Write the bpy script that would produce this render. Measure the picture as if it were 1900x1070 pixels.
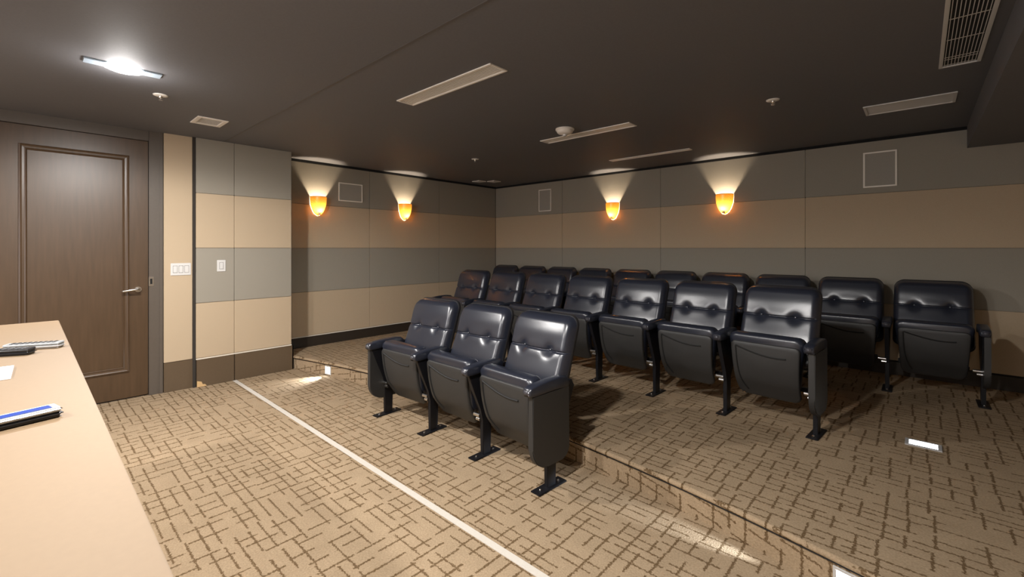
import bpy, bmesh, math, random
from mathutils import Vector, Matrix
random.seed(7)
S = bpy.context.scene
C = S.collection
for o in list(bpy.data.objects): bpy.data.objects.remove(o)
R = math.radians

# ------------------------------------------------------------------ camera
CAMZ = 1.41
YAW = 42.5
cd = bpy.data.cameras.new('camera'); cam = bpy.data.objects.new('camera', cd); C.objects.link(cam)
cam.location = (0, 0, CAMZ); cam.rotation_euler = (R(90), 0, R(YAW))
cd.sensor_width = 36; cd.lens = 826 / 1900 * 36; cd.shift_y = -75 / 1900; cd.clip_start = 0.02
S.camera = cam
# ------------------------------------------------------------------ world, exposure
w = bpy.data.worlds.new('world'); S.world = w; w.use_nodes = True
w.node_tree.nodes['Background'].inputs[0].default_value = (0.9, 0.85, 0.8, 1)
w.node_tree.nodes['Background'].inputs[1].default_value = 0.02
S.view_settings.view_transform = 'Standard'; S.view_settings.look = 'None'
S.view_settings.gamma = 1; S.view_settings.use_curve_mapping = False
S.view_settings.exposure = 0.82
# ceiling downlights: (x, y, watts); first in view; third, fifth, sixth added for light
DOWN = [(-3.64, 0.41, 62), (-1.18, 0.41, 62), (1.26, 0.41, 6), (-2.41, -1.3, 62), (0.1, -1.3, 10), (1.26, -2.6, 6)]
LIGHTCOL = (1.0, 0.965, 0.93)

# ------------------------------------------------------------------ room numbers (metres)
XL, YB, ZC = -5.77, 5.85, 2.53        # recessed left wall, back wall, ceiling
XB = -5.40                            # face of the projecting panel block
XD = -5.45                            # door wall
YF, XR = -3.3, 2.3                    # wall behind the camera, wall at right
PH = 0.15                             # platform height
BAND = 0.56; Z0 = ZC - 4 * BAND       # four fabric bands above the baseboard

# ------------------------------------------------------------------ materials
def new_mat(name):
    m = bpy.data.materials.new(name); m.use_nodes = True
    return m, m.node_tree.nodes, m.node_tree.links, m.node_tree.nodes['Principled BSDF']
def mat(name, col, rough=0.5, metal=0, noise=0.0, nscale=200, bump=0.0, bscale=300, spec=0.5, coat=0, emit=None, es=0):
    m, N, L, P = new_mat(name)
    P.inputs['Base Color'].default_value = (*col, 1); P.inputs['Roughness'].default_value = rough
    P.inputs['Metallic'].default_value = metal; P.inputs['Specular IOR Level'].default_value = spec
    P.inputs['Coat Weight'].default_value = coat
    if emit:
        P.inputs['Emission Color'].default_value = (*emit, 1); P.inputs['Emission Strength'].default_value = es
    tc = N.new('ShaderNodeTexCoord')
    if noise:
        t = N.new('ShaderNodeTexNoise'); t.inputs['Scale'].default_value = nscale; t.inputs['Detail'].default_value = 3
        L.new(tc.outputs['Object'], t.inputs['Vector'])
        mx = N.new('ShaderNodeMix'); mx.data_type = 'RGBA'
        mx.inputs['A'].default_value = (*[c * (1 - noise) for c in col], 1)
        mx.inputs['B'].default_value = (*[min(1, c * (1 + noise)) for c in col], 1)
        L.new(t.outputs['Fac'], mx.inputs['Factor']); L.new(mx.outputs['Result'], P.inputs['Base Color'])
    if bump:
        t = N.new('ShaderNodeTexNoise'); t.inputs['Scale'].default_value = bscale; t.inputs['Detail'].default_value = 3
        L.new(tc.outputs['Object'], t.inputs['Vector'])
        b = N.new('ShaderNodeBump'); b.inputs['Strength'].default_value = bump; b.inputs['Distance'].default_value = 0.002
        L.new(t.outputs['Fac'], b.inputs['Height']); L.new(b.outputs['Normal'], P.inputs['Normal'])
    return m

def math_node(N, L, op, a, b=None, c=None):
    n = N.new('ShaderNodeMath'); n.operation = op
    for i, v in enumerate((a, b, c)):
        if v is None: continue
        if isinstance(v, (int, float)): n.inputs[i].default_value = v
        else: L.new(v, n.inputs[i])
    return n.outputs[0]

def carpet_mat():
    m, N, L, P = new_mat('patterned_carpet')
    g = N.new('ShaderNodeNewGeometry'); sp = N.new('ShaderNodeSeparateXYZ'); L.new(g.outputs['Position'], sp.inputs[0])
    M = lambda op, a, b=None, c=None: math_node(N, L, op, a, b, c)
    wn = N.new('ShaderNodeTexNoise'); wn.inputs['Scale'].default_value = 95; wn.inputs['Detail'].default_value = 2
    L.new(g.outputs['Position'], wn.inputs['Vector'])
    wob = M('MULTIPLY', M('SUBTRACT', wn.outputs['Fac'], 0.5), 0.024)
    X = M('ADD', sp.outputs['X'], wob)
    Y = M('ADD', M('SUBTRACT', sp.outputs['Y'], sp.outputs['Z']), wob)
    def family(u, v, s, ln, th, dens, seed):
        vs = M('DIVIDE', v, s); j = M('FLOOR', vs)
        r1 = N.new('ShaderNodeTexWhiteNoise'); r1.noise_dimensions = '2D'
        cb = N.new('ShaderNodeCombineXYZ'); L.new(j, cb.inputs[0]); cb.inputs[1].default_value = seed; L.new(cb.outputs[0], r1.inputs['Vector'])
        us = M('ADD', M('DIVIDE', u, ln), M('MULTIPLY', r1.outputs['Value'], 7.3)); i = M('FLOOR', us)
        cb2 = N.new('ShaderNodeCombineXYZ'); L.new(i, cb2.inputs[0]); L.new(j, cb2.inputs[1]); cb2.inputs[2].default_value = seed + 3.1
        r2 = N.new('ShaderNodeTexWhiteNoise'); r2.noise_dimensions = '3D'; L.new(cb2.outputs[0], r2.inputs['Vector'])
        s3 = N.new('ShaderNodeSeparateColor'); L.new(r2.outputs['Color'], s3.inputs[0])
        on = M('LESS_THAN', s3.outputs[0], dens)
        fu = M('FRACT', us)
        half = M('ADD', 0.27, M('MULTIPLY', s3.outputs[1], 0.30))
        inr = M('LESS_THAN', M('ABSOLUTE', M('SUBTRACT', fu, 0.5)), half)
        off = M('MULTIPLY', M('SUBTRACT', s3.outputs[2], 0.5), 0.35)
        d = M('MULTIPLY', M('ABSOLUTE', M('SUBTRACT', M('SUBTRACT', M('FRACT', vs), 0.5), off)), s)
        line = M('SMOOTH_MIN', 1.0, M('MAXIMUM', M('DIVIDE', M('SUBTRACT', th + 0.001, d), 0.0035), 0.0), 0.1)
        return M('MULTIPLY', M('MULTIPLY', on, inr), line)
    a = family(X, Y, 0.060, 0.27, 0.0050, 0.84, 1.0)
    b = family(Y, X, 0.082, 0.17, 0.0062, 0.78, 9.0)
    fac = M('MINIMUM', M('MAXIMUM', a, b), 1.0)
    fib = N.new('ShaderNodeTexNoise'); fib.inputs['Scale'].default_value = 120; fib.inputs['Detail'].default_value = 4
    L.new(g.outputs['Position'], fib.inputs['Vector'])
    fac = M('MULTIPLY', fac, M('ADD', 0.40, M('MULTIPLY', fib.outputs['Fac'], 0.95)))
    bl = N.new('ShaderNodeTexNoise'); bl.inputs['Scale'].default_value = 9; bl.inputs['Detail'].default_value = 5
    L.new(g.outputs['Position'], bl.inputs['Vector'])
    ba = N.new('ShaderNodeMix'); ba.data_type = 'RGBA'
    ba.inputs['A'].default_value = (0.15, 0.107, 0.064, 1); ba.inputs['B'].default_value = (0.48, 0.36, 0.235, 1)
    L.new(M('ADD', M('MULTIPLY', fib.outputs['Fac'], 0.7), M('MULTIPLY', bl.outputs['Fac'], 0.3)), ba.inputs['Factor'])
    mx = N.new('ShaderNodeMix'); mx.data_type = 'RGBA'
    L.new(fac, mx.inputs['Factor']); L.new(ba.outputs['Result'], mx.inputs['A']); mx.inputs['B'].default_value = (0.10, 0.06, 0.027, 1)
    L.new(mx.outputs['Result'], P.inputs['Base Color'])
    P.inputs['Roughness'].default_value = 0.95; P.inputs['Specular IOR Level'].default_value = 0.1
    bp = N.new('ShaderNodeBump'); bp.inputs['Strength'].default_value = 0.5; bp.inputs['Distance'].default_value = 0.004
    L.new(fib.outputs['Fac'], bp.inputs['Height']); L.new(bp.outputs['Normal'], P.inputs['Normal'])
    return m

def wood_mat(name, c1, c2, rough=0.35):
    m, N, L, P = new_mat(name)
    tc = N.new('ShaderNodeTexCoord'); mp = N.new('ShaderNodeMapping'); mp.inputs['Scale'].default_value = (14, 14, 1.2)
    L.new(tc.outputs['Object'], mp.inputs[0])
    t = N.new('ShaderNodeTexNoise'); t.inputs['Scale'].default_value = 3; t.inputs['Detail'].default_value = 6; L.new(mp.outputs[0], t.inputs['Vector'])
    mx = N.new('ShaderNodeMix'); mx.data_type = 'RGBA'; mx.inputs['A'].default_value = (*c1, 1); mx.inputs['B'].default_value = (*c2, 1)
    L.new(t.outputs['Fac'], mx.inputs['Factor']); L.new(mx.outputs['Result'], P.inputs['Base Color'])
    P.inputs['Roughness'].default_value = rough
    return m

CARPET = carpet_mat()
M = dict(
    beige=mat('beige_fabric', (0.47, 0.37, 0.255), 0.9, noise=0.12, nscale=350, bump=0.25, bscale=700, spec=0.15),
    grey=mat('grey_fabric', (0.30, 0.274, 0.226), 0.9, noise=0.12, nscale=350, bump=0.25, bscale=700, spec=0.15),
    backing=mat('dark_joint_backing', (0.03, 0.025, 0.02), 0.9),
    ceil=mat('charcoal_ceiling_paint', (0.132, 0.131, 0.139), 0.68, noise=0.1, nscale=90, bump=0.1, bscale=400, spec=0.35),
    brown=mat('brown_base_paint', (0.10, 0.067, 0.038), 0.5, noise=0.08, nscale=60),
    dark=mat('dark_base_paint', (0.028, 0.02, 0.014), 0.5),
    door=wood_mat('dark_stained_wood', (0.048, 0.027, 0.0125), (0.088, 0.051, 0.026), 0.38),
    frame=mat('taupe_frame_paint', (0.09, 0.073, 0.058), 0.45, noise=0.08, nscale=50),
    white=mat('white_plastic', (0.62, 0.61, 0.59), 0.4),
    rimgrey=mat('switch_gap_grey', (0.22, 0.21, 0.20), 0.6),
    cream=mat('cream_enamel', (0.80, 0.76, 0.70), 0.45),
    line=mat('pale_trim', (0.72, 0.66, 0.56), 0.4),
    tape=mat('white_tape', (0.56, 0.52, 0.46), 0.5, noise=0.08, nscale=120),
    chrome=mat('brushed_chrome', (0.75, 0.74, 0.72), 0.22, metal=1),
    leather=mat('black_leather', (0.016, 0.019, 0.030), 0.30, bump=0.12, bscale=260, spec=0.8),
    shell=mat('black_plastic_shell', (0.018, 0.018, 0.02), 0.45, bump=0.1, bscale=500),
    pan=mat('charcoal_textured_plastic', (0.025, 0.0245, 0.024), 0.5, bump=0.25, bscale=600),
    groove=mat('groove_black', (0.006, 0.006, 0.006), 0.7),
    steel=mat('black_enamel_steel', (0.008, 0.008, 0.010), 0.42, spec=0.3),
    black=mat('void_black', (0.004, 0.004, 0.004), 0.9),
    mesh=mat('speaker_cloth', (0.33, 0.31, 0.27), 0.85, noise=0.25, nscale=500, bump=0.3, bscale=900, spec=0.1),
    spframe=mat('speaker_frame', (0.85, 0.80, 0.72), 0.5),
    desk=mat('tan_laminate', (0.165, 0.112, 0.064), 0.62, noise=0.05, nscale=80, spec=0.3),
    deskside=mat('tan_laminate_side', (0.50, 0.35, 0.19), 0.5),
    silver=mat('silver_plastic', (0.62, 0.62, 0.62), 0.3, metal=0.4),
    rblack=mat('black_remote_plastic', (0.015, 0.015, 0.017), 0.3),
    rgrey=mat('grey_rubber_keys', (0.13, 0.135, 0.14), 0.5),
    screen=mat('blue_display', (0.02, 0.045, 0.22), 0.15, emit=(0.03, 0.07, 0.35), es=0.1),
    paper=mat('white_card', (0.85, 0.84, 0.83), 0.6),
    drywall=mat('exposed_fibreboard', (0.55, 0.36, 0.17), 0.9, noise=0.15, nscale=100),
    lens=mat('lit_lens', (1, 1, 1), 0.3, emit=(1, 0.97, 0.93), es=26),
    steplens=mat('lit_step_lens', (1, 1, 1), 0.3, emit=(0.90, 0.97, 1.0), es=9),
    lensrim=mat('pale_lamp_flange', (0.30, 0.36, 0.42), 0.4),
)
def amber_mat():
    m, N, L, P = new_mat('amber_alabaster_glass')
    out = N['Material Output']; N.remove(P)
    g = N.new('ShaderNodeTexCoord'); mp = N.new('ShaderNodeMapping'); mp.inputs['Rotation'].default_value = (0, R(35), 0)
    L.new(g.outputs['Object'], mp.inputs[0])
    wv = N.new('ShaderNodeTexWave'); wv.inputs['Scale'].default_value = 26; wv.inputs['Distortion'].default_value = 5; wv.inputs['Detail'].default_value = 2
    L.new(mp.outputs[0], wv.inputs['Vector'])
    mx = N.new('ShaderNodeMix'); mx.data_type = 'RGBA'
    mx.inputs['A'].default_value = (0.046, 0.0155, 0.0016, 1); mx.inputs['B'].default_value = (0.078, 0.031, 0.0042, 1)
    L.new(wv.outputs['Fac'], mx.inputs['Factor'])
    tr = N.new('ShaderNodeBsdfTranslucent'); L.new(mx.outputs['Result'], tr.inputs[0])
    gl = N.new('ShaderNodeBsdfGlossy'); gl.inputs['Roughness'].default_value = 0.25
    em = N.new('ShaderNodeEmission'); L.new(mx.outputs['Result'], em.inputs[0]); em.inputs[1].default_value = 0.4
    m1 = N.new('ShaderNodeMixShader'); m1.inputs[0].default_value = 0.06; L.new(tr.outputs[0], m1.inputs[1]); L.new(gl.outputs[0], m1.inputs[2])
    ad = N.new('ShaderNodeAddShader'); L.new(m1.outputs[0], ad.inputs[0]); L.new(em.outputs[0], ad.inputs[1])
    L.new(ad.outputs[0], out.inputs[0])
    return m
M['amber'] = amber_mat()

# ------------------------------------------------------------------ helpers
def link(name, me, m, parent=None, smooth=False):
    o = bpy.data.objects.new(name, me); C.objects.link(o)
    if m: me.materials.append(m)
    if smooth:
        for p in me.polygons: p.use_smooth = True
    if parent: o.parent = parent
    return o
def obj(name, bm, m, parent=None, smooth=False):
    me = bpy.data.meshes.new(name); bmesh.ops.recalc_face_normals(bm, faces=bm.faces); bm.to_mesh(me); bm.free()
    return link(name, me, m, parent, smooth)
def box(bm, a, b, bev=0, seg=2):
    n0 = set(bm.verts)
    r = bmesh.ops.create_cube(bm, size=1)
    vs = r['verts']
    for v in vs:
        v.co = Vector([(a[i] + b[i]) / 2 + v.co[i] * (b[i] - a[i]) for i in range(3)])
    if bev:
        es = list({e for v in vs for e in v.link_edges})
        bmesh.ops.bevel(bm, geom=es, offset=bev, segments=seg, affect='EDGES', clamp_overlap=True)
    return bm
def B(a, b, bev=0, seg=2):
    return box(bmesh.new(), a, b, bev, seg)
def cyl(bm, p, axis, r, h, n=16, r2=None):
    r2 = r if r2 is None else r2
    q = Vector((0, 0, 1)).rotation_difference(Vector(axis)).to_matrix().to_4x4()
    bmesh.ops.create_cone(bm, cap_ends=True, segments=n, radius1=r, radius2=r2, depth=h, matrix=Matrix.Translation(p) @ q)
    return bm
def tube(bm, pts, r, n=6):
    rings = []
    pts = [Vector(p) for p in pts]
    for i, p in enumerate(pts):
        d = (pts[min(i + 1, len(pts) - 1)] - pts[max(i - 1, 0)]).normalized()
        a = d.orthogonal().normalized() if i == 0 else (A - d * A.dot(d)).normalized()
        A = a; b = d.cross(a)
        rings.append([bm.verts.new(p + r * (math.cos(2 * math.pi * k / n) * a + math.sin(2 * math.pi * k / n) * b)) for k in range(n)])
    for i in range(len(rings) - 1):
        for k in range(n): bm.faces.new((rings[i][k], rings[i][(k + 1) % n], rings[i + 1][(k + 1) % n], rings[i + 1][k]))
    bm.faces.new(rings[0]); bm.faces.new(rings[-1])
    return bm
def extrude_poly(bm, pts2, x0, x1):          # polygon in (y, z), extruded along x
    a = [bm.verts.new((x0, y, z)) for y, z in pts2]; b = [bm.verts.new((x1, y, z)) for y, z in pts2]
    n = len(pts2); bm.faces.new(a); bm.faces.new(b)
    for i in range(n): bm.faces.new((a[i], a[(i + 1) % n], b[(i + 1) % n], b[i]))
    return bm
def lathe(bm, prof, n=24, c=(0, 0, 0), sx=1, sy=1):
    rings = []
    for r, z in prof:
        if r < 1e-5: rings.append([bm.verts.new((c[0], c[1], c[2] + z))])
        else: rings.append([bm.verts.new((c[0] + sx * r * math.cos(2 * math.pi * k / n), c[1] + sy * r * math.sin(2 * math.pi * k / n), c[2] + z)) for k in range(n)])
    for i in range(len(rings) - 1):
        p, q = rings[i], rings[i + 1]
        for k in range(n):
            k2 = (k + 1) % n
            if len(p) == 1 and len(q) == 1: continue
            if len(p) == 1: bm.faces.new((p[0], q[k], q[k2]))
            elif len(q) == 1: bm.faces.new((p[k], p[k2], q[0]))
            else: bm.faces.new((p[k], p[k2], q[k2], q[k]))
    return bm
def empty(name, loc=(0, 0, 0), rz=0, parent=None):
    o = bpy.data.objects.new(name, None); C.objects.link(o); o.location = loc; o.rotation_euler = (0, 0, rz)
    o.empty_display_size = 0.1
    if parent: o.parent = parent
    return o
def tag(o, label, cat, group=None):
    o['label'] = label; o['category'] = cat
    if group: o['group'] = group
    return o
def struct(o, label=None):
    o['kind'] = 'structure'
    if label: o['label'] = label
    return o
def copy_tree(o, parent=None):
    c = o.copy(); C.objects.link(c); c.parent = parent
    for ch in list(o.children): copy_tree(ch, c)
    return c

# ------------------------------------------------------------------ floor and platform
def edge_y(x): return 2.50 - (x + 2.57) ** 2 / (2 * 10.6)
floor = struct(obj('floor', B((XL - 0.1, YF, -0.1), (XR + 0.1, YB + 0.1, 0)), CARPET), 'tan carpet with a brown crosshatch line pattern')
def platform():
    bm = bmesh.new()
    prof = [(0, 0.0), (0, 0.112), (-0.008, 0.114), (-0.008, 0.121), (0.004, 0.122), (0.014, 0.127), (0.017, 0.135), (0.013, 0.144), (0.002, 0.15), (-0.05, 0.15)]
    n = 60; cols = []
    for i in range(n + 1):
        x = XL + (XR - XL) * i / n
        y = edge_y(x); dydx = -(x + 2.57) / 10.6
        nx, ny = dydx, -1; l = math.hypot(nx, ny); nx, ny = nx / l, ny / l
        cols.append([bm.verts.new((x + nx * d if 0 < i < n else x, y + ny * d, z)) for d, z in prof] + [bm.verts.new((x, YB + 0.05, 0.15))])
    for i in range(n):
        for k in range(len(prof)):
            bm.faces.new((cols[i][k], cols[i][k + 1], cols[i + 1][k + 1], cols[i + 1][k]))
    return bm
pl = obj('platform', platform(), CARPET, floor, True); pl['label'] = 'raised carpeted platform with a gently curved front step'
for p in pl.data.polygons:
    p.use_smooth = abs(p.normal.z) < 0.99 and p.area < 0.01
bm = bmesh.new()
tube(bm, [(x, edge_y(x) - 0.0035, 0.1175) for x in [XL + 0.38 + (XR - XL - 0.4) * i / 80 for i in range(81)]], 0.0035, 5)
obj('step_edge_shade', bm, M['groove'], pl)  # dark strip that paints the edge shadow under the nosing

# ------------------------------------------------------------------ ceiling, soffit
ceil = struct(obj('ceiling', B((XL - 0.1, YF, ZC), (XR + 0.1, YB + 0.1, ZC + 0.1)), M['ceil']), 'dark charcoal painted ceiling')
obj('soffit', B((0.32, YF, 2.33), (XR + 0.1, YB + 0.02, ZC)), M['ceil'], ceil)
obj('ceiling_seam', B((-5.36, 1.405, ZC - 0.003), (0.32, 1.422, ZC), 0.001), mat('seam_paint', (0.10, 0.092, 0.088), 0.6), ceil)

# ------------------------------------------------------------------ walls with fabric panels
def panel(parent, a, b, m):
    return obj('fabric_panel', B(a, b, 0.0035, 2), m, parent)
BANDM = ['beige', 'grey', 'beige', 'grey']    # from the bottom up
wl = struct(obj('wall_left', B((XL - 0.12, -0.1, 0), (XL - 0.022, YB + 0.1, ZC)), M['backing']), 'recessed wall of grey and beige fabric bands')
g = 0.0012
for y0, y1 in [(2.09, 3.30), (3.30, 4.54), (4.54, YB)]:
    for k in range(4):
        panel(wl, (XL - 0.022, y0 + g, Z0 + k * BAND + g), (XL, y1 - g, Z0 + (k + 1) * BAND - g - (0.03 if k == 3 else 0)), M[BANDM[k]])
obj('panel_trim', B((XL - 0.02, 2.09, Z0 - 0.012), (XL + 0.004, YB, Z0 - 0.001)), M['line'], wl)
wb = struct(obj('wall_back', B((XL - 0.1, YB + 0.022, 0), (XR + 0.1, YB + 0.12, ZC)), M['backing']), 'back wall of grey and beige fabric bands')
xs = [XL, -4.26, -2.61, -0.94, 0.72, XR]
for x0, x1 in zip(xs, xs[1:]):
    for k in range(4):
        top = Z0 + (k + 1) * BAND - g
        if k == 3: top = 2.50
        panel(wb, (x0 + g, YB, Z0 + k * BAND + g), (x1 - g, YB + 0.022, top), M[BANDM[k]])
# projecting block beside the door
bl = struct(obj('wall_block', B((XL, 1.16, 0), (XB - 0.022, 2.085, ZC)), M['backing']), 'projecting wall block faced with fabric panels')
bl.name = 'wall_front_left'
for y0, y1 in [(1.16, 1.502), (1.502, 2.09)]:
    for k in range(4):
        panel(bl, (XB - 0.022, y0 + g, Z0 + k * BAND + g), (XB, y1 - g, Z0 + (k + 1) * BAND - g), M[BANDM[k]])
    obj('panel_trim', B((XB - 0.02, y0 + g, Z0 - 0.012), (XB + 0.004, y1 - g, Z0 - 0.001)), M['line'], bl)
obj('return_panel', B((XL, 2.085, Z0), (XB - 0.004, 2.09, ZC)), M['grey'], bl)
# door wall
wd = struct(obj('wall_door_side', B((XL, YF, 0), (XD - 0.03, 1.16, ZC)), M['backing']), 'wall carrying the door')
panel(wd, (XD - 0.03, 0.905, Z0), (XD + 0.03, 1.135, ZC), M['beige'])
obj('fabric_panel', B((XD - 0.03, YF, Z0), (XD + 0.01, -0.31, ZC)), M['beige'], wd)
# off-view walls close the room
wf = struct(obj('wall_front', B((XL - 0.1, YF - 0.1, 0), (XR + 0.1, YF, ZC)), M['beige']))
wr = struct(obj('wall_right', B((XR, YF, 0), (XR + 0.1, YB + 0.1, ZC)), M['beige']))
# baseboards
zb = Z0 - 0.012
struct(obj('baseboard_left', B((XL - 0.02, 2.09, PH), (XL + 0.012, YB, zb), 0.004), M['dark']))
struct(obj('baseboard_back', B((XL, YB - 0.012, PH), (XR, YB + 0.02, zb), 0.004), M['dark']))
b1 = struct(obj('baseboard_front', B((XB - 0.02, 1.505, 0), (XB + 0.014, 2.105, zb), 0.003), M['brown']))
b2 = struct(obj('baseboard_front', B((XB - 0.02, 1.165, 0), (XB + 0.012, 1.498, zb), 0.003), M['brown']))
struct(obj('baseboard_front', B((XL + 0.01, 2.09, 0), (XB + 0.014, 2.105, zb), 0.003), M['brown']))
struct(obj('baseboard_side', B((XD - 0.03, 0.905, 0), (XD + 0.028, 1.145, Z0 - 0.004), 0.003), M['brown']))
bm = bmesh.new()
v = [bm.verts.new((XB + 0.0135, y, z)) for y, z in [(1.166, 0.003), (1.25, 0.003), (1.235, 0.022), (1.214, 0.026), (1.205, 0.052), (1.166, 0.066)]]
f = bm.faces.new(v); r = bmesh.ops.extrude_face_region(bm, geom=[f])
for e in r['geom']:
    if isinstance(e, bmesh.types.BMVert): e.co.x += 0.003
o = obj('chipped_corner', bm, M['drywall'], b2); o['label'] = 'broken corner of the baseboard showing raw tan board'

# ------------------------------------------------------------------ door
yd0, yd1, zd = -0.19, 0.79, 2.43
d = struct(obj('door_1', B((XD - 0.03, yd0, 0.012), (XD - 0.008, yd1, zd), 0.002), M['door']), 'dark stained single panel wooden door')
px = XD - 0.008
my0, my1, mz0, mz1 = -0.045, 0.652, 0.255, 2.275
bm = bmesh.new()     # raised moulding as a stepped frame
def ring_frame(bm, y0, y1, z0, z1, prof, x):
    loops = []
    for ins, h in prof:
        loops.append([bm.verts.new((x + h, *p)) for p in [(y0 + ins, z0 + ins), (y1 - ins, z0 + ins), (y1 - ins, z1 - ins), (y0 + ins, z1 - ins)]])
    for i in range(len(loops) - 1):
        for k in range(4): bm.faces.new((loops[i][k], loops[i][(k + 1) % 4], loops[i + 1][(k + 1) % 4], loops[i + 1][k]))
ring_frame(bm, my0, my1, mz0, mz1, [(0, 0), (0.002, 0.012), (0.012, 0.016), (0.020, 0.010), (0.034, 0.008), (0.042, 0.012), (0.048, 0.006), (0.05, 0)], px)
obj('panel_moulding', bm, M['door'], d)
obj('door_panel', B((px - 0.004, my0 + 0.05, mz0 + 0.05), (px + 0.002, my1 - 0.05, mz1 - 0.05)), M['door'], d)
bm = bmesh.new(); cyl(bm, (px + 0.006, 0.715, 1.02), (1, 0, 0), 0.026, 0.012, 24); cyl(bm, (px + 0.03, 0.715, 1.02), (1, 0, 0), 0.011, 0.05, 16)
h = obj('door_handle', bm, M['chrome'], d, False)
bm = bmesh.new(); tube(bm, [(px + 0.055, 0.725, 1.02), (px + 0.058, 0.70, 1.021), (px + 0.056, 0.66, 1.019), (px + 0.052, 0.615, 1.012), (px + 0.046, 0.595, 1.008)], 0.0095, 10)
lv = obj('lever', bm, M['chrome'], h, True)
bm = B((px + 0.018, 0.792, 0.99), (px + 0.024, 0.815, 1.085), 0.002)
t1 = empty('trim_1', (0, 0, 0)); struct(t1, 'taupe painted door frame')
xf = XD + 0.012
obj('frame_post', B((XD - 0.03, yd1 + 0.004, 0), (xf, 0.90, ZC), 0.003), M['frame'], t1)
obj('frame_post', B((XD - 0.03, yd0 - 0.115, 0), (xf, yd0 - 0.004, ZC), 0.003), M['frame'], t1)
obj('frame_head', B((XD - 0.03, yd0 - 0.003, zd + 0.004), (xf - 0.001, yd1 + 0.003, ZC), 0.003), M['frame'], t1)
obj('frame_bead', B((xf, 0.872, 0), (xf + 0.01, 0.90, ZC), 0.003), M['frame'], t1)
sp = obj('strike_plate', B((xf - 0.004, yd1 + 0.002, 1.045), (xf + 0.004, yd1 + 0.04, 1.135), 0.002), M['chrome'], t1)
obj('strike_hole', B((xf + 0.0035, yd1 + 0.012, 1.065), (xf + 0.005, yd1 + 0.028, 1.115)), M['black'], sp)

# crown gap: its shade is put in as black strips
for n_, a_, b_ in [(2, (XL - 0.02, 2.09, 2.502), (XL + 0.006, YB, ZC)), (3, (XL, YB - 0.004, 2.502), (0.32, YB + 0.02, ZC))]:
    struct(obj('trim_%d' % n_, B(a_, b_), M['black']))
struct(obj('trim_4', B((XD - 0.03, 1.136, 0), (XB - 0.006, 1.159, ZC)), M['backing']))

# ------------------------------------------------------------------ switches
def switch(loc, w, n, label):
    t = empty('light_switch', loc)
    tag(t, label, 'light switch', None)
    obj('cover_plate', B((0, -w / 2, -0.06), (0.007, w / 2, 0.06), 0.0025), M['white'], t)
    for i in range(n):
        c = (i - (n - 1) / 2) * 0.047
        f = obj('toggle_frame', B((0.006, c - 0.0185, -0.036), (0.0078, c + 0.0185, 0.036)), M['rimgrey'], t)
        obj('toggle', B((0.0075, c - 0.0155, -0.0325), (0.012, c + 0.0155, 0.0325), 0.002), M['white'], t)
    return t
def on_wall_y(px_, x):   # y of a wall point seen at image column px_
    a = math.atan((px_ - 950) / 826) - R(YAW); return -x / math.tan(-a) if abs(a) > 1e-6 else 0
switch((XD + 0.03, on_wall_y(335.5, XD + 0.03), 1.20), 0.165, 3, 'white triple light switch on the narrow beige strip beside the door')
switch((XB, on_wall_y(410.5, XB), 1.225), 0.078, 1, 'white single light switch on the grey fabric panel')

# ------------------------------------------------------------------ ceiling fixtures
def slot_vent(x0, x1, y0, y1, label, bars=9, name='ceiling_vent', dirx=True, m='cream', barw=0.5, fr=0.018):
    cx, cy = (x0 + x1) / 2, (y0 + y1) / 2
    t = tag(empty(name, (cx, cy, ZC)), label, 'vent', None)
    hx, hy = (x1 - x0) / 2, (y1 - y0) / 2
    bm = bmesh.new()
    box(bm, (-hx, -hy, -0.008), (hx, -hy + fr, 0), 0.002); box(bm, (-hx, hy - fr, -0.008), (hx, hy, 0), 0.002)
    box(bm, (-hx, -hy + fr, -0.008), (-hx + fr, hy - fr, 0), 0.002); box(bm, (hx - fr, -hy + fr, -0.008), (hx, hy - fr, 0), 0.002)
    obj('frame', bm, M[m], t)
    obj('backing', B((-hx + fr, -hy + fr, -0.001), (hx - fr, hy - fr, 0)), M['black'], t)
    for i in range(bars):
        if dirx:
            p = (2 * (hy - fr)) / bars; c = -hy + fr + p * (i + 0.5)
            obj('slat', B((-hx + fr, c - p * barw / 2, -0.003), (hx - fr, c + p * barw / 2, -0.0016)), M[m], t)
        else:
            p = (2 * (hx - fr)) / bars; c = -hx + fr + p * (i + 0.5)
            obj('slat', B((c - p * barw / 2, -hy + fr, -0.003), (c + p * barw / 2, hy - fr, -0.0016)), M[m], t)
    return t
slot_vent(-2.925, -1.915, 1.895, 2.05, 'long white slotted ceiling vent nearest the camera, in the middle of the ceiling', 7, barw=0.72)
slot_vent(-2.925, -1.905, 3.62, 3.77, 'long white slotted ceiling vent right behind the round smoke detector', 7, barw=0.8)
slot_vent(-2.925, -1.905, 5.02, 5.11, 'thin white slotted ceiling vent close to the back wall, farthest of the long ones', 4, barw=0.8)
slot_vent(-0.335, 0.20, 4.49, 4.79, 'short wide white ceiling grille above the right speaker', 14, barw=0.75, m='white')
t = slot_vent(0.085, 0.268, 2.55, 3.84, 'large white barred return grille cut by the top edge at right', 10, dirx=False, barw=0.24, m='white')
for i in range(9):
    y = [0.605, 0.50, 0.46, 0.16, -0.14, -0.44, -0.5, -0.56, -0.6][i]
    obj('cross_bar', B((-0.07, y, -0.0012), (0.07, y + 0.010, -0.0005)), M['cream'], t)
slot_vent(-4.77, -4.50, 0.98, 1.21, 'small slotted white ceiling vent above the fabric block', 11, dirx=False, barw=0.40, fr=0.035)
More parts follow.
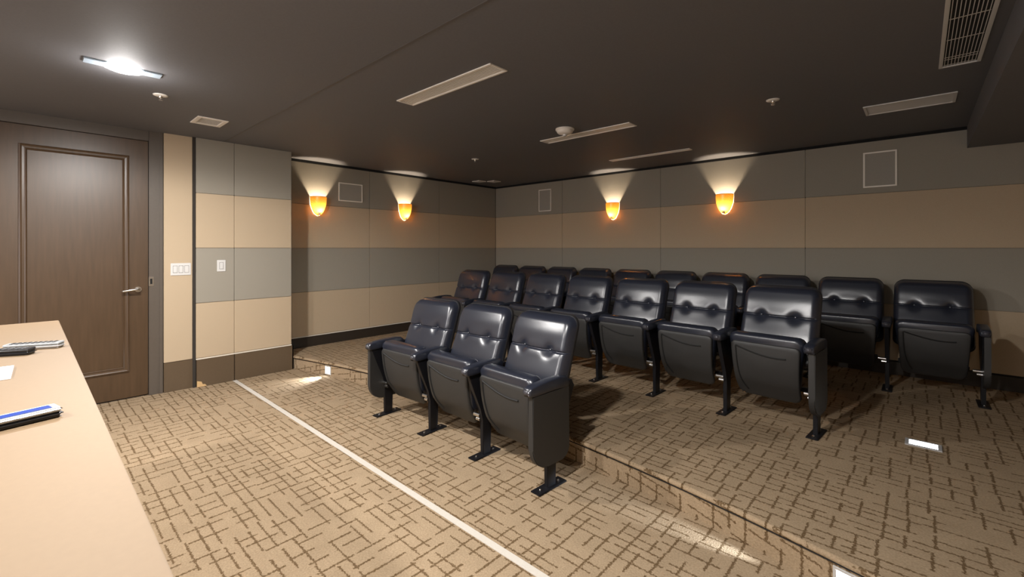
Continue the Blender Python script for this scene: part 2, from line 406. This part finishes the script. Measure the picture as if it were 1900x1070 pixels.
for x, y, lb in [(-5.45, 5.13, 'left of two tiny white ceiling diffusers in the far corner'), (-5.27, 5.30, 'right of two tiny white ceiling diffusers in the far corner')]:
    t = tag(empty('ceiling_diffuser', (x, y, ZC)), lb, 'vent', None)
    obj('frame', B((-0.085, -0.085, -0.012), (0.085, 0.085, 0), 0.004), M['cream'], t)
    obj('core', B((-0.06, -0.06, -0.016), (0.06, 0.06, -0.010), 0.003), M['white'], t)
# sprinklers
def sprinkler(x, y, label):
    t = tag(empty('sprinkler', (x, y, ZC)), label, 'sprinkler', None)
    obj('escutcheon', lathe(bmesh.new(), [(0.0, -0.0), (0.046, 0), (0.044, -0.005), (0.030, -0.009), (0.0, -0.009)], 28), M['cream'], t, True)
    obj('nozzle', lathe(bmesh.new(), [(0.012, -0.008), (0.012, -0.022), (0.005, -0.026), (0.005, -0.034), (0, -0.034)], 14), M['chrome'], t, True)
    bm = bmesh.new(); tube(bm, [(-0.011, 0, -0.018), (-0.014, 0, -0.028), (0, 0, -0.037), (0.014, 0, -0.028), (0.011, 0, -0.018)], 0.0022, 6)
    cyl(bm, (0, 0, -0.038), (0, 0, 1), 0.014, 0.002, 14)
    obj('deflector', bm, M['chrome'], t)
sprinkler(-4.10, 0.665, 'small white ceiling sprinkler beside the lit downlight')
sprinkler(-4.13, 3.82, 'small white ceiling sprinkler left of the smoke detector, towards the far corner')
sprinkler(-0.82, 3.815, 'small white ceiling sprinkler at right, left of the short wide grille')
t = tag(empty('smoke_detector', (-2.46, 3.42, ZC)), 'round white smoke detector hanging from the ceiling', 'smoke detector')
obj('base', lathe(bmesh.new(), [(0, 0), (0.088, 0), (0.088, -0.014), (0.080, -0.018), (0, -0.018)], 36), M['cream'], t, True)
obj('housing', lathe(bmesh.new(), [(0.078, -0.017), (0.074, -0.034), (0.058, -0.048), (0.030, -0.053), (0, -0.053)], 36), M['cream'], t, True)
obj('sensor_cage', lathe(bmesh.new(), [(0.020, -0.052), (0.022, -0.062), (0.012, -0.072), (0, -0.074)], 14), M['silver'], t, True)

# downlights
def downlight(x, y, watts, label):
    t = tag(empty('ceiling_light', (x, y, ZC)), label, 'ceiling light', 'ceiling downlights')
    obj('flange', B((-0.045, -0.185, -0.010), (0.045, 0.185, 0), 0.003), M['lensrim'], t)
    obj('lens', lathe(bmesh.new(), [(0, -0.032), (0.3, -0.031), (0.6, -0.027), (0.85, -0.018), (1.0, -0.009), (0, -0.009)], 32, sx=0.075, sy=0.105), M['lens'], t, True)
    ld = bpy.data.lights.new('bulb', 'AREA'); ld.shape = 'DISK'; ld.size = 0.15; ld.energy = watts * 0.5; ld.color = LIGHTCOL
    l = bpy.data.objects.new('bulb', ld); C.objects.link(l); l.parent = t; l.location = (0, 0, -0.04)
    for kind, z, k in (('SPOT', -0.06, 0.85), ('POINT', -0.13, 0.055)):
        ld = bpy.data.lights.new('bulb', kind); ld.shadow_soft_size = 0.05; ld.energy = watts * k; ld.color = LIGHTCOL
        if kind == 'SPOT': ld.spot_size = R(172); ld.spot_blend = 0.25
        l = bpy.data.objects.new('bulb', ld); C.objects.link(l); l.parent = t; l.location = (0, 0, z)
for i, (x, y, wt) in enumerate(DOWN):
    downlight(x, y, wt, ['bright oval ceiling light in a pale bar flange above the door', 'ceiling light above the counter, second from the door',
                         'added unseen ceiling light right of the counter, near the right wall', 'ceiling light behind the counter, in the middle of the room',
                         'added unseen ceiling light behind the right end of the counter', 'added unseen ceiling light by the front wall, near the right wall'][i])

# ------------------------------------------------------------------ sconces and wall speakers
SCW = 24.0
def sconce(loc, rz, label):
    t = tag(empty('wall_sconce', loc, rz), label, 'wall lamp', None)      # local: wall plane is y=0, front is -y, rim at z=0
    H = 0.245; n = 26; prof = []
    for i in range(17):
        s = i / 16; prof.append(((1 - s ** 2.3) ** 0.58 if s < 1 else 0, -H * s))
    bm = bmesh.new(); rings = []
    for r, z in prof:
        rings.append([bm.verts.new((0.103 * r * math.cos(math.pi * k / n), -0.12 * r * math.sin(math.pi * k / n) - 0.002, z)) for k in range(n + 1)])
    for i in range(16):
        for k in range(n): bm.faces.new((rings[i][k], rings[i][k + 1], rings[i + 1][k + 1], rings[i + 1][k]))
    bmesh.ops.remove_doubles(bm, verts=bm.verts, dist=1e-4)
    sh = obj('shade', bm, M['amber'], t, True)
    bm = bmesh.new(); tube(bm, [(0.103 * math.cos(math.pi * k / 24), -0.12 * math.sin(math.pi * k / 24) - 0.002, 0) for k in range(25)], 0.003, 6)
    obj('rim', bm, mat_rim, t, True)
    obj('wall_bracket', B((-0.05, -0.012, -0.20), (0.05, 0.0, -0.03), 0.004), M['dark'], t)
    bm = bmesh.new(); cyl(bm, (0, -0.05, -0.215), (0, 0, 1), 0.014, 0.04, 12)
    obj('bulb_socket', bm, M['cream'], t)
    ld = bpy.data.lights.new('bulb', 'POINT'); ld.energy = SCW; ld.color = (1.0, 0.80, 0.58); ld.shadow_soft_size = 0.022
    l = bpy.data.objects.new('bulb', ld); C.objects.link(l); l.parent = t; l.location = (0, -0.058, -0.165)
mat_rim = mat('bronze_rim', (0.12, 0.05, 0.015), 0.4, metal=0.6)
sconce((XL, 2.56, 2.072), R(90), 'glowing amber wall sconce on the left wall, nearest the fabric block')
sconce((XL, 3.877, 2.072), R(90), 'glowing amber wall sconce on the left wall, right of the speaker')
sconce((-3.336, YB, 2.072), 0, 'glowing amber wall sconce on the back wall, nearer the room corner')
sconce((-1.782, YB, 2.072), 0, 'glowing amber wall sconce on the back wall, the one farther right')
def speaker(loc, rz, w, h, label):
    t = tag(empty('wall_speaker', loc, rz), label, 'speaker', None)
    bm = bmesh.new(); f = 0.014
    for a, b in [((-w/2, -0.014, -h/2), (w/2, 0, -h/2 + f)), ((-w/2, -0.014, h/2 - f), (w/2, 0, h/2)), ((-w/2, -0.014, -h/2 + f), (-w/2 + f, 0, h/2 - f)), ((w/2 - f, -0.014, -h/2 + f), (w/2, 0, h/2 - f))]:
        box(bm, a, b, 0.002)
    obj('frame', bm, M['spframe'], t)
    obj('grille', B((-w/2 + f, -0.009, -h/2 + f), (w/2 - f, 0, h/2 - f)), M['mesh'], t)
speaker((XL, 3.012, 2.17), R(90), 0.346, 0.25, 'wide flush wall speaker between the two sconces on the left wall')
speaker((-4.61, YB, 2.205), 0, 0.26, 0.365, 'upright flush wall speaker near the room corner, left of the sconces')
speaker((-0.30, YB, 2.21), 0, 0.265, 0.36, 'upright flush wall speaker at right beneath the short ceiling grille')

# ------------------------------------------------------------------ step lights
def step_light(loc, rz, label, tilt=0, w=0.10, h=0.085, plate=0.012):
    t = tag(empty('step_light', loc, rz), label, 'step light', None); t.rotation_euler[0] = tilt
    bm = bmesh.new(); W, H, f = w / 2 + plate, h / 2 + plate, plate
    for a, b in [((-W, -0.006, -H), (W, 0.001, -H + f)), ((-W, -0.006, H - f), (W, 0.001, H)), ((-W, -0.006, -H + f), (-W + f, 0.001, H - f)), ((W - f, -0.006, -H + f), (W, 0.001, H - f))]:
        box(bm, a, b, 0.001)
    obj('face_plate', bm, M['silver'], t)
    obj('lens', B((-w / 2, -0.004, -h / 2), (w / 2, 0.001, h / 2), 0.001), M['steplens'], t)
    return t
def tang(x): return math.atan(-(x + 2.57) / 10.6)
def spot(parent, loc, rot, watts, ang, blend, col=(0.93, 0.97, 1.0), size=0.01):
    ld = bpy.data.lights.new('lamp', 'SPOT'); ld.energy = watts; ld.spot_size = R(ang); ld.spot_blend = blend; ld.color = col; ld.shadow_soft_size = size
    l = bpy.data.objects.new('lamp', ld); C.objects.link(l); l.parent = parent; l.location = loc; l.rotation_euler = rot
    return l
x = -4.83
s1 = step_light((x, edge_y(x) - 0.001, 0.058), tang(x), 'small lit step light in the riser below the left wall', w=0.075, h=0.07)
spot(s1, (0, -0.014, 0.016), (R(90 - 13), 0, R(180) - tang(x)), 24, 75, 1.0)
x = -0.21
s2 = step_light((x, edge_y(x) - 0.001, 0.058), tang(x), 'brightly lit step light in the riser at the bottom edge of the photo', w=0.085, h=0.072)
spot(s2, (-0.03, -0.018, 0.012), (R(90 - 5.5), 0, R(91.0) - tang(x)), 75.0, 17, 1.0, (0.78, 0.88, 1.0))
P3 = (-0.155, 3.43)
def gp(px_, py_, h):
    D = 826 * h / (py_ - 460); L = (px_ - 950) / 826 * D; s, c = math.sin(R(YAW)), math.cos(R(YAW)); return -s * D + c * L, c * D + s * L
gx, gy = gp(1713, 826, CAMZ - PH)
s3 = step_light((gx, gy, PH + 0.002), R(0), 'lit floor light set in the platform carpet at right', tilt=R(-90), w=0.135, h=0.085, plate=0.02)

# ------------------------------------------------------------------ tape line
bm = bmesh.new()
n = 60
for i in range(n):
    x0 = XB + 0.02 + i * 6.2 / n; x1 = XB + 0.02 + (i + 1) * 6.2 / n
    box(bm, (x0, 1.500 - 0.006 * i / n * 1.0 - 0.019, 0.0005), (x1, 1.500 - 0.006 * i / n + 0.019, 0.003))
tag(obj('floor_tape', bm, M['tape']), 'straight strip of white tape running across the carpet', 'tape')

# ------------------------------------------------------------------ chairs
def rr_outline(w0, w1, z0, z1, rb, rt, n=8):
    """rounded trapezoid in (x, z): bottom half-width w0, top half-width w1"""
    pts = []
    def arc(cx, cz, r, a0, a1):
        for i in range(n + 1):
            a = a0 + (a1 - a0) * i / n; pts.append((cx + r * math.cos(a), cz + r * math.sin(a)))
    arc(w0 - rb, z0 + rb, rb, -math.pi / 2, 0); arc(w1 - rt, z1 - rt, rt, 0, math.pi / 2)
    arc(-w1 + rt, z1 - rt, rt, math.pi / 2, math.pi); arc(-w0 + rb, z0 + rb, rb, math.pi, 1.5 * math.pi)
    out = []
    for i in range(len(pts)):
        a, b = pts[i], pts[(i + 1) % len(pts)]
        d = math.dist(a, b); k = max(1, int(d / 0.03))
        for j in range(k): out.append((a[0] + (b[0] - a[0]) * j / k, a[1] + (b[1] - a[1]) * j / k))
    return out
def puffed(outline, cz, yf, depth, prof=2.6, feat=None, rings=12, back=0.03):
    """a cushion: concentric rings from the outline to the middle, front towards -y; yf(z) is the plane it follows"""
    bm = bmesh.new(); L = []
    L.append([bm.verts.new((x, yf(z) + back, z)) for x, z in outline])
    for i in range(rings):
        k = 1 - (i / rings) ** 1.5
        row = []
        for x, z in outline:
            X, Z = x * k, cz + (z - cz) * k
            d = depth * (1 - k ** prof) ** (1 / 2.2)
            if feat: d += feat(X, Z) * min(1, (1 - k) * 6)
            row.append(bm.verts.new((X, yf(Z) - d, Z)))
        L.append(row)
    c = bm.verts.new((0, yf(cz) - depth - (feat(0, cz) if feat else 0), cz)); n = len(outline)
    for a, b in zip(L, L[1:]):
        for j in range(n): bm.faces.new((a[j], a[(j + 1) % n], b[(j + 1) % n], b[j]))
    for j in range(n): bm.faces.new((L[-1][j], L[-1][(j + 1) % n], c))
    cb = bm.verts.new((0, yf(cz) + back, cz))
    for j in range(n): bm.faces.new((L[0][(j + 1) % n], L[0][j], cb))
    return bm
def backplane(z):   # y of the backrest plane, leaning back, gently curved
    t = (z - 0.40) / 0.56; return 0.135 + 0.17 * t + 0.02 * t * t
ZS, BX = 0.745, 0.115
def backfeat(x, z):
    f = -0.010 * math.exp(-((z - ZS) / 0.0055) ** 2) - 0.004 * math.exp(-((z - ZS) / 0.02) ** 2)
    for s in (-1, 1): f -= 0.024 * math.exp(-(((x - s * BX) ** 2 + (z - ZS) ** 2) / 0.034 ** 2))
    f += 0.006 * math.exp(-((z - 0.60) / 0.07) ** 2) + 0.005 * math.exp(-((z - 0.86) / 0.05) ** 2)
    return f
def grid_cushion():
    """front surface as a dense grid clipped to the rounded outline, for crisp seam and dimples"""
    W0, W1, z0, z1, rb, rt = 0.262, 0.257, 0.40, 0.962, 0.05, 0.075
    nx, nz = 44, 60; bm = bmesh.new(); V = {}
    def halfw(z):
        t = (z - z0) / (z1 - z0); w = W0 + (W1 - W0) * t
        if z > z1 - rt: q = (z - (z1 - rt)) / rt; w -= rt * (1 - math.sqrt(max(0, 1 - q * q)))
        if z < z0 + rb: q = ((z0 + rb) - z) / rb; w -= rb * (1 - math.sqrt(max(0, 1 - q * q)))
        return w
    zs = []
    for j in range(nz + 1):
        s = -1 + 2 * j / nz; s = math.sin(s * math.pi / 2) * 0.35 + s * 0.65
        zs.append(z0 + (z1 - z0) * (s + 1) / 2)
    zs = sorted([z for z in zs if abs(z - ZS) > 0.018] + [ZS + 0.0025 * q for q in range(-7, 8)]); nz = len(zs) - 1
    for j, z in enumerate(zs):
        w = halfw(z)
        ez = min(z - z0, z1 - z)
        for i in range(nx + 1):
            s = -1 + 2 * i / nx; s = math.sin(s * math.pi / 2) * 0.35 + s * 0.65
            x = w * s; ex = w - abs(x)
            def prof(e, r=0.045): return math.sqrt(max(0, 1 - (1 - min(1, e / r)) ** 2))
            p = min(1, prof(ex)) * min(1, prof(ez))
            d = 0.062 * p + backfeat(x, z) * min(1, p * 1.2)
            d += 0.012 * (1 - (x / w if w > 0.01 else 0) ** 2) * p
            V[i, j] = bm.verts.new((x, backplane(z) - d, z))
    for j in range(nz):
        for i in range(nx):
            bm.faces.new((V[i, j], V[i + 1, j], V[i + 1, j + 1], V[i, j + 1]))
    return bm
bm_ = grid_cushion(); CUSH = bpy.data.meshes.new('backrest'); bm_.to_mesh(CUSH); bm_.free()
CUSH.materials.append(M['leather'])
for p in CUSH.polygons: p.use_smooth = True

def extr_outline(bm, outline, y0f, y1f, rnd=0.0):
    """closed slab between two y surfaces with slightly inset faces (rounded edge)"""
    zc = sum(p[1] for p in outline) / len(outline); n = len(outline); L = []
    def row(k, yf, off): return [bm.verts.new((x * (1 - k / 0.23), yf(z) + off, z + (zc - z) * (k / 0.25))) for x, z in outline]
    L = [row(rnd, y0f, 0), row(rnd * 0.3, y0f, rnd * 0.3), row(0, y0f, rnd), row(0, y1f, -rnd), row(rnd * 0.3, y1f, -rnd * 0.3), row(rnd, y1f, 0)]
    for a, b in zip(L, L[1:]):
        for j in range(n): bm.faces.new((a[j], a[(j + 1) % n], b[(j + 1) % n], b[j]))
    bm.faces.new(L[0]); bm.faces.new(L[-1])
    return bm
# folded seat: z -> y planes
def panplane(z):
    t = (z - 0.20) / 0.38; y = -0.035 - 0.078 * t
    return y - 0.020 * math.sin(math.pi * max(0, min(1, t))) + (0.05 * max(0, 0.20 + 0.10 - z) / 0.10) ** 1.0 * 0.6
PO = rr_outline(0.206, 0.224, 0.170, 0.580, 0.055, 0.032)
CO = rr_outline(0.205, 0.246, 0.24, 0.640, 0.07, 0.05)
def build_pan():
    zc = 0.39; bm = bmesh.new(); L = []; n = len(PO); lv = [(1.0, 0.020), (1.0, 0.006), (0.985, 0.0), (0.955, -0.003)] + [(0.955 * (1 - i / 9), -0.003 - 0.006 * (i / 9)) for i in range(1, 9)]
    for k, off in lv: L.append([bm.verts.new((x * k, panplane(zc + (z - zc) * k) + off, zc + (z - zc) * k)) for x, z in PO])
    for a, b in zip(L, L[1:]):
        for j in range(n): bm.faces.new((a[j], a[(j + 1) % n], b[(j + 1) % n], b[j]))
    c = bm.verts.new((0, panplane(zc) - 0.009, zc))
    for j in range(n): bm.faces.new((L[-1][j], L[-1][(j + 1) % n], c))
    return bm
def pan_groove():
    bm = bmesh.new()
    y = lambda x, z: panplane(z) - 0.0055
    pts = []
    for i in range(13):      # smile curve across the top
        t = i / 12; x = -0.185 + 0.325 * t; z = 0.545 - 0.055 * math.sin(t * math.pi * 0.62) 
        pts.append((x, y(x, z) - 0.001, z))
    tube(bm, pts, 0.0060, 6)
    pts = []
    for i in range(13):      # long side line
        t = i / 12; z = 0.545 - 0.33 * t; x = -0.188 + 0.012 * t + 0.045 * t ** 4
        pts.append((x, y(x, z) - 0.0005, z))
    tube(bm, pts, 0.0052, 6)
    return bm
def seatcushion():
    bm = bmesh.new()
    return extr_outline(bm, CO, lambda z: panplane(min(z, 0.60)) + 0.012, lambda z: panplane(min(z, 0.60)) + 0.125 - 0.04 * (0.63 - z), 0.032)
def piping():
    bm = bmesh.new()
    pts = [(x * 0.99, panplane(min(z, 0.6)) + 0.022, z - 0.004) for x, z in CO if z > 0.40 ]
    pts.sort(key=lambda p: math.atan2(p[0], p[2] - 0.40) if True else 0)
    return tube(bm, pts, 0.004, 6)
def armrest():
    """padded arm, profile in (y, z), rounded over its width"""
    prof = [(-0.195, 0.572), (-0.203, 0.590), (-0.200, 0.612), (-0.185, 0.624), (-0.12, 0.632), (-0.04, 0.638), (0.06, 0.640), (0.12, 0.633), (0.148, 0.612), (0.152, 0.585), (0.140, 0.560), (0.06, 0.572), (-0.06, 0.572), (-0.14, 0.568)]
    bm = bmesh.new(); cy, cz = -0.02, 0.602; L = []
    for x, k in [(-0.031, 0.80), (-0.029, 0.92), (-0.022, 1.0), (0.022, 1.0), (0.029, 0.92), (0.031, 0.80)]:
        s = 1 - k
        L.append([bm.verts.new((x, y - math.copysign(min(abs(y - cy), 0.05), y - cy) * s, cz + (z - cz) * k)) for y, z in prof])
    n = len(prof)
    for a, b in zip(L, L[1:]):
        for j in range(n): bm.faces.new((a[j], a[(j + 1) % n], b[(j + 1) % n], b[j]))
    bm.faces.new(L[0]); bm.faces.new(L[-1])
    return bm
def end_outline():
    y0, y1, z0, z1 = -0.178, 0.145, 0.145, 0.575
    pts = [(y1, z1), (y0, z1), (y0, z0 + 0.13)]
    for i in range(1, 8):
        a = math.pi + i * (math.pi / 2) / 8; pts.append((y0 + 0.13 + 0.13 * math.cos(a), z0 + 0.13 + 0.13 * math.sin(a)))
    pts += [(y0 + 0.13, z0), (y1 - 0.06, z0)]
    for i in range(1, 5):
        a = -math.pi / 2 + i * (math.pi / 2) / 5; pts.append((y1 - 0.06 + 0.06 * math.cos(a), z0 + 0.06 + 0.06 * math.sin(a)))
    pts.append((y1, z0 + 0.06))
    return pts
MD = {}
def shared(key, bm, m, smooth=False, bev=0):
    if bev: bmesh.ops.bevel(bm, geom=list(bm.edges), offset=bev, segments=2, affect='EDGES', clamp_overlap=True)
    bmesh.ops.recalc_face_normals(bm, faces=bm.faces)
    me = bpy.data.meshes.new(key); bm.to_mesh(me); bm.free(); me.materials.append(m)
    if smooth:
        for p in me.polygons: p.use_smooth = True
    MD[key] = me
def put(key, parent, loc=(0, 0, 0), name=None):
    o = bpy.data.objects.new(name or key, MD[key]); C.objects.link(o); o.parent = parent; o.location = loc; return o
MD['backrest'] = CUSH
BO = rr_outline(0.264, 0.259, 0.385, 0.968, 0.05, 0.078)
shared('back_shell', extr_outline(bmesh.new(), BO, lambda z: backplane(z) - 0.008, lambda z: backplane(z) + 0.034, 0.012), M['shell'], True)
bm = bmesh.new(); lathe(bm, [(0, -0.004), (0.007, -0.003), (0.010, 0.0), (0.010, 0.006)], 14); bmesh.ops.rotate(bm, verts=bm.verts, cent=(0, 0, 0), matrix=Matrix.Rotation(R(-90), 3, 'X'))
shared('button', bm, M['leather'], True)
shared('seat_pan', build_pan(), M['pan'], True)
shared('pan_groove', pan_groove(), M['groove'])
shared('seat_cushion', seatcushion(), M['leather'], True)
shared('armrest', armrest(), M['leather'], True)
bm = bmesh.new(); box(bm, (-0.022, -0.208, 0.578), (0.022, -0.196, 0.616), 0.008, 3); shared('arm_cap', bm, mat('glossy_black_cap', (0.05, 0.05, 0.06), 0.18), True)
bm = bmesh.new(); extrude_poly(bm, [(-0.035, 0.006), (0.038, 0.006), (0.040, 0.26), (0.10, 0.34), (0.155, 0.42), (0.215, 0.56), (0.19, 0.60), (0.12, 0.585), (-0.165, 0.575), (-0.12, 0.46), (-0.055, 0.32), (-0.035, 0.24)], -0.014, 0.014)
shared('standard', bm, M['steel'], False, 0.003)
bm = bmesh.new(); box(bm, (-0.036, -0.13, 0), (0.036, 0.115, 0.009), 0.003); shared('foot_plate', bm, M['steel'])
bm = bmesh.new(); cyl(bm, (0, 0, 0.011), (0, 0, 1), 0.010, 0.005, 6); cyl(bm, (0, 0, 0.015), (0, 0, 1), 0.005, 0.006, 10); shared('bolt', bm, M['chrome'])
bm = bmesh.new(); cyl(bm, (0, 0, 0), (1, 0, 0), 0.013, 0.055, 16); cyl(bm, (0.012, 0.0, -0.026), (1, 0, 0), 0.011, 0.035, 12); shared('hinge', bm, M['chrome'])
bm = bmesh.new(); extrude_poly(bm, end_outline(), -0.019, 0.019); shared('side_panel', bm, M['pan'], False, 0.005)
bm = bmesh.new(); box(bm, (-0.225, 0.07, 0.245), (0.225, 0.11, 0.275), 0.005); shared('cross_rail', bm, M['steel'])
def chair(loc, rz, label, row, left_end=False, right_end=False, pitch=0.588):
    t = tag(empty('theater_chair', loc, rz), label, 'chair', row)
    put('back_shell', t)
    b = put('backrest', t)
    for s in (-1, 1): put('button', b, (s * BX, backplane(ZS) - 0.042, ZS))
    p = put('seat_pan', t); put('pan_groove', p)
    put('seat_cushion', t); put('cross_rail', t)
    hp = pitch / 2
    sides = [hp] + ([-hp] if left_end else [])
    for sx in sides:
        a = put('armrest', t, (sx, 0, 0)); put('arm_cap', a)
        put('standard', t, (sx, 0, 0), 'leg')
        f = put('foot_plate', t, (sx, 0, 0)); put('bolt', f, (0, -0.085, 0)); put('bolt', f, (0, 0.075, 0))
        put('hinge', t, (sx - 0.034 * (1 if sx > 0 else -1), -0.045, 0.272))
        if (sx > 0 and right_end) or (sx < 0): put('side_panel', t, (sx + (0.012 if sx > 0 else -0.012), 0, 0))
    return t
ORD = ['first', 'second', 'third', 'fourth', 'fifth', 'sixth', 'seventh', 'eighth', 'ninth', 'tenth']
# front row on the floor
xc, yc = -2.49, 2.13; p1 = 0.583
for i in range(3):
    dx = (i - 1) * p1; 
    lab = ['black leather folding seat at the left end of the three-seat front row', 'black leather folding seat in the middle of the three-seat front row', 'black leather folding seat at the right end of the three-seat front row'][i]
    chair((xc + dx, yc - dx * dx / 20, 0), -dx / 10, lab, 'front row theatre seats', i == 0, i == 2, p1)
p2 = 0.588
for i in range(7):
    x = -0.515 - p2 / 2 - (6 - i) * p2
    y = 3.74 - (x + 3.2) ** 2 / 60
    lab = 'black leather folding seat, %s from the left in the seven-seat middle row' % ORD[i]
    if i == 0: lab = 'black leather folding seat at the left end of the middle row'
    if i == 6: lab = 'black leather folding seat at the right end of the middle row, closest to the camera'
    chair((x, y, PH), -(x + 3.2) / 30, lab, 'middle row theatre seats', i == 0, i == 6, p2)
p3 = 0.592
for i in range(10):
    x = 0.08 - (9 - i) * p3
    lab = 'black leather folding seat, %s from the left in the back row against the wall' % ORD[i]
    if i == 0: lab = 'black leather folding seat at the left end of the back row, in the room corner'
    if i == 9: lab = 'black leather folding seat at the right end of the back row'
    chair((x, 5.27 - max(0, x + 1.5) * 0.04, PH), 0, lab, 'back row theatre seats', i == 0, i == 9, p3)

# ------------------------------------------------------------------ desk and what lies on it
HD = CAMZ - 0.36
t = tag(empty('desk', (-3.17, 0.11, 0)), 'tan laminate counter at the left edge of the photo', 'desk')
obj('worktop', B((0, -0.62, HD - 0.03), (2.95, 0, HD), 0.002), M['desk'], t)
obj('front_panel', B((0.03, -0.04, 0), (2.92, -0.012, HD - 0.03)), M['deskside'], t)
obj('side_panel', B((0.03, -0.60, 0), (0.055, -0.04, HD - 0.03)), M['deskside'], t)
obj('side_panel', B((2.895, -0.60, 0), (2.92, -0.04, HD - 0.03)), M['deskside'], t)
obj('shelf', B((0.055, -0.55, 0.45), (2.895, -0.04, 0.475)), M['deskside'], t)
def dp(px_, py_): return gp(px_, py_, CAMZ - HD)
def remote(a, b, w, label, body, top, kind):
    """a, b: end points on the desk"""
    a = Vector(a); b = Vector(b); d = b - a; L = d.length
    t = tag(empty('remote_control', (*((a + b) / 2), HD), math.atan2(d.y, d.x)), label, 'remote control')
    h = L / 2
    obj('body', B((-h, -w / 2, 0.001), (h, w / 2, 0.015), 0.006, 3), body, t, False)
    obj('top_cover', B((-h + 0.001, -w / 2 + 0.001, 0.013), (h - 0.001, w / 2 - 0.001, 0.021), 0.004, 3), top, t)
    if kind == 'screen':
        f = obj('display_bezel', B((h - 0.095, -w * 0.30, 0.0205), (h - 0.010, w * 0.30, 0.0216)), M['rgrey'], t)
        obj('display', B((h - 0.092, -w * 0.25, 0.021), (h - 0.016, w * 0.25, 0.0222)), M['screen'], t)
        obj('grip_inlay', B((-h + 0.01, -w * 0.30, 0.0205), (h - 0.105, w * 0.30, 0.0218), 0.0005), M['silver'], t)
    else:
        f = obj('keypad', B((-h + 0.012, -w * 0.36, 0.0203), (h - 0.012, w * 0.36, 0.0213)), M['rgrey'] if kind == 'keys' else M['rblack'], t)
        n = 9
        for i in range(n):
            for j in (-1, 0, 1):
                x = -h + 0.022 + i * (L - 0.044) / (n - 1)
                obj('key', B((x - 0.004, j * w * 0.22 - 0.0035, 0.021), (x + 0.004, j * w * 0.22 + 0.0035, 0.0226), 0.0008), M['rblack'] if kind == 'keys' else M['rgrey'], f)
a = dp(-75, 812); b = dp(112, 768)
remote(a, b, 0.05, 'silver remote control with a blue display on the counter, nearest the camera', M['rblack'], mat('white_remote_shell', (0.72, 0.73, 0.74), 0.25), 'screen')
remote(dp(8, 650), dp(117, 643), 0.048, 'grey and silver remote control with keypad near the far counter corner', M['silver'], mat('pale_grey_shell', (0.42, 0.43, 0.43), 0.3), 'keys')
remote(dp(-70, 664), dp(62, 656), 0.05, 'black remote control overlapping the grey one on the counter', M['rblack'], mat('black_shell', (0.03, 0.03, 0.032), 0.25), 'dark')
c = [dp(-60, 692), dp(26, 681), dp(20, 703), dp(-70, 716)]
bm = bmesh.new(); lo = [bm.verts.new((x, y, HD + 0.0005)) for x, y in c]; hi = [bm.verts.new((x, y, HD + 0.006)) for x, y in c]
bm.faces.new(lo); bm.faces.new(hi)
for i in range(4): bm.faces.new((lo[i], lo[(i + 1) % 4], hi[(i + 1) % 4], hi[i]))
tag(obj('card_box', bm, M['paper']), 'thin white card lying on the counter between the remotes', 'card')

# ------------------------------------------------------------------ glowing panel added behind the camera as fill light
t = tag(empty('fill_light_panel', (-2.4, YF + 0.03, 1.35)), 'large glowing panel added as fill light on the front wall facing the seats', 'screen')
obj('fill_panel_frame', B((-1.62, -0.03, -0.95), (1.62, 0.0, 0.95), 0.004), M['black'], t)
obj('fill_panel_surface', B((-1.56, 0.0, -0.89), (1.56, 0.008, 0.89)), mat('fill_panel_glow', (0.8, 0.8, 0.8), 0.8, emit=(0.95, 0.93, 1.0), es=2.2), t)
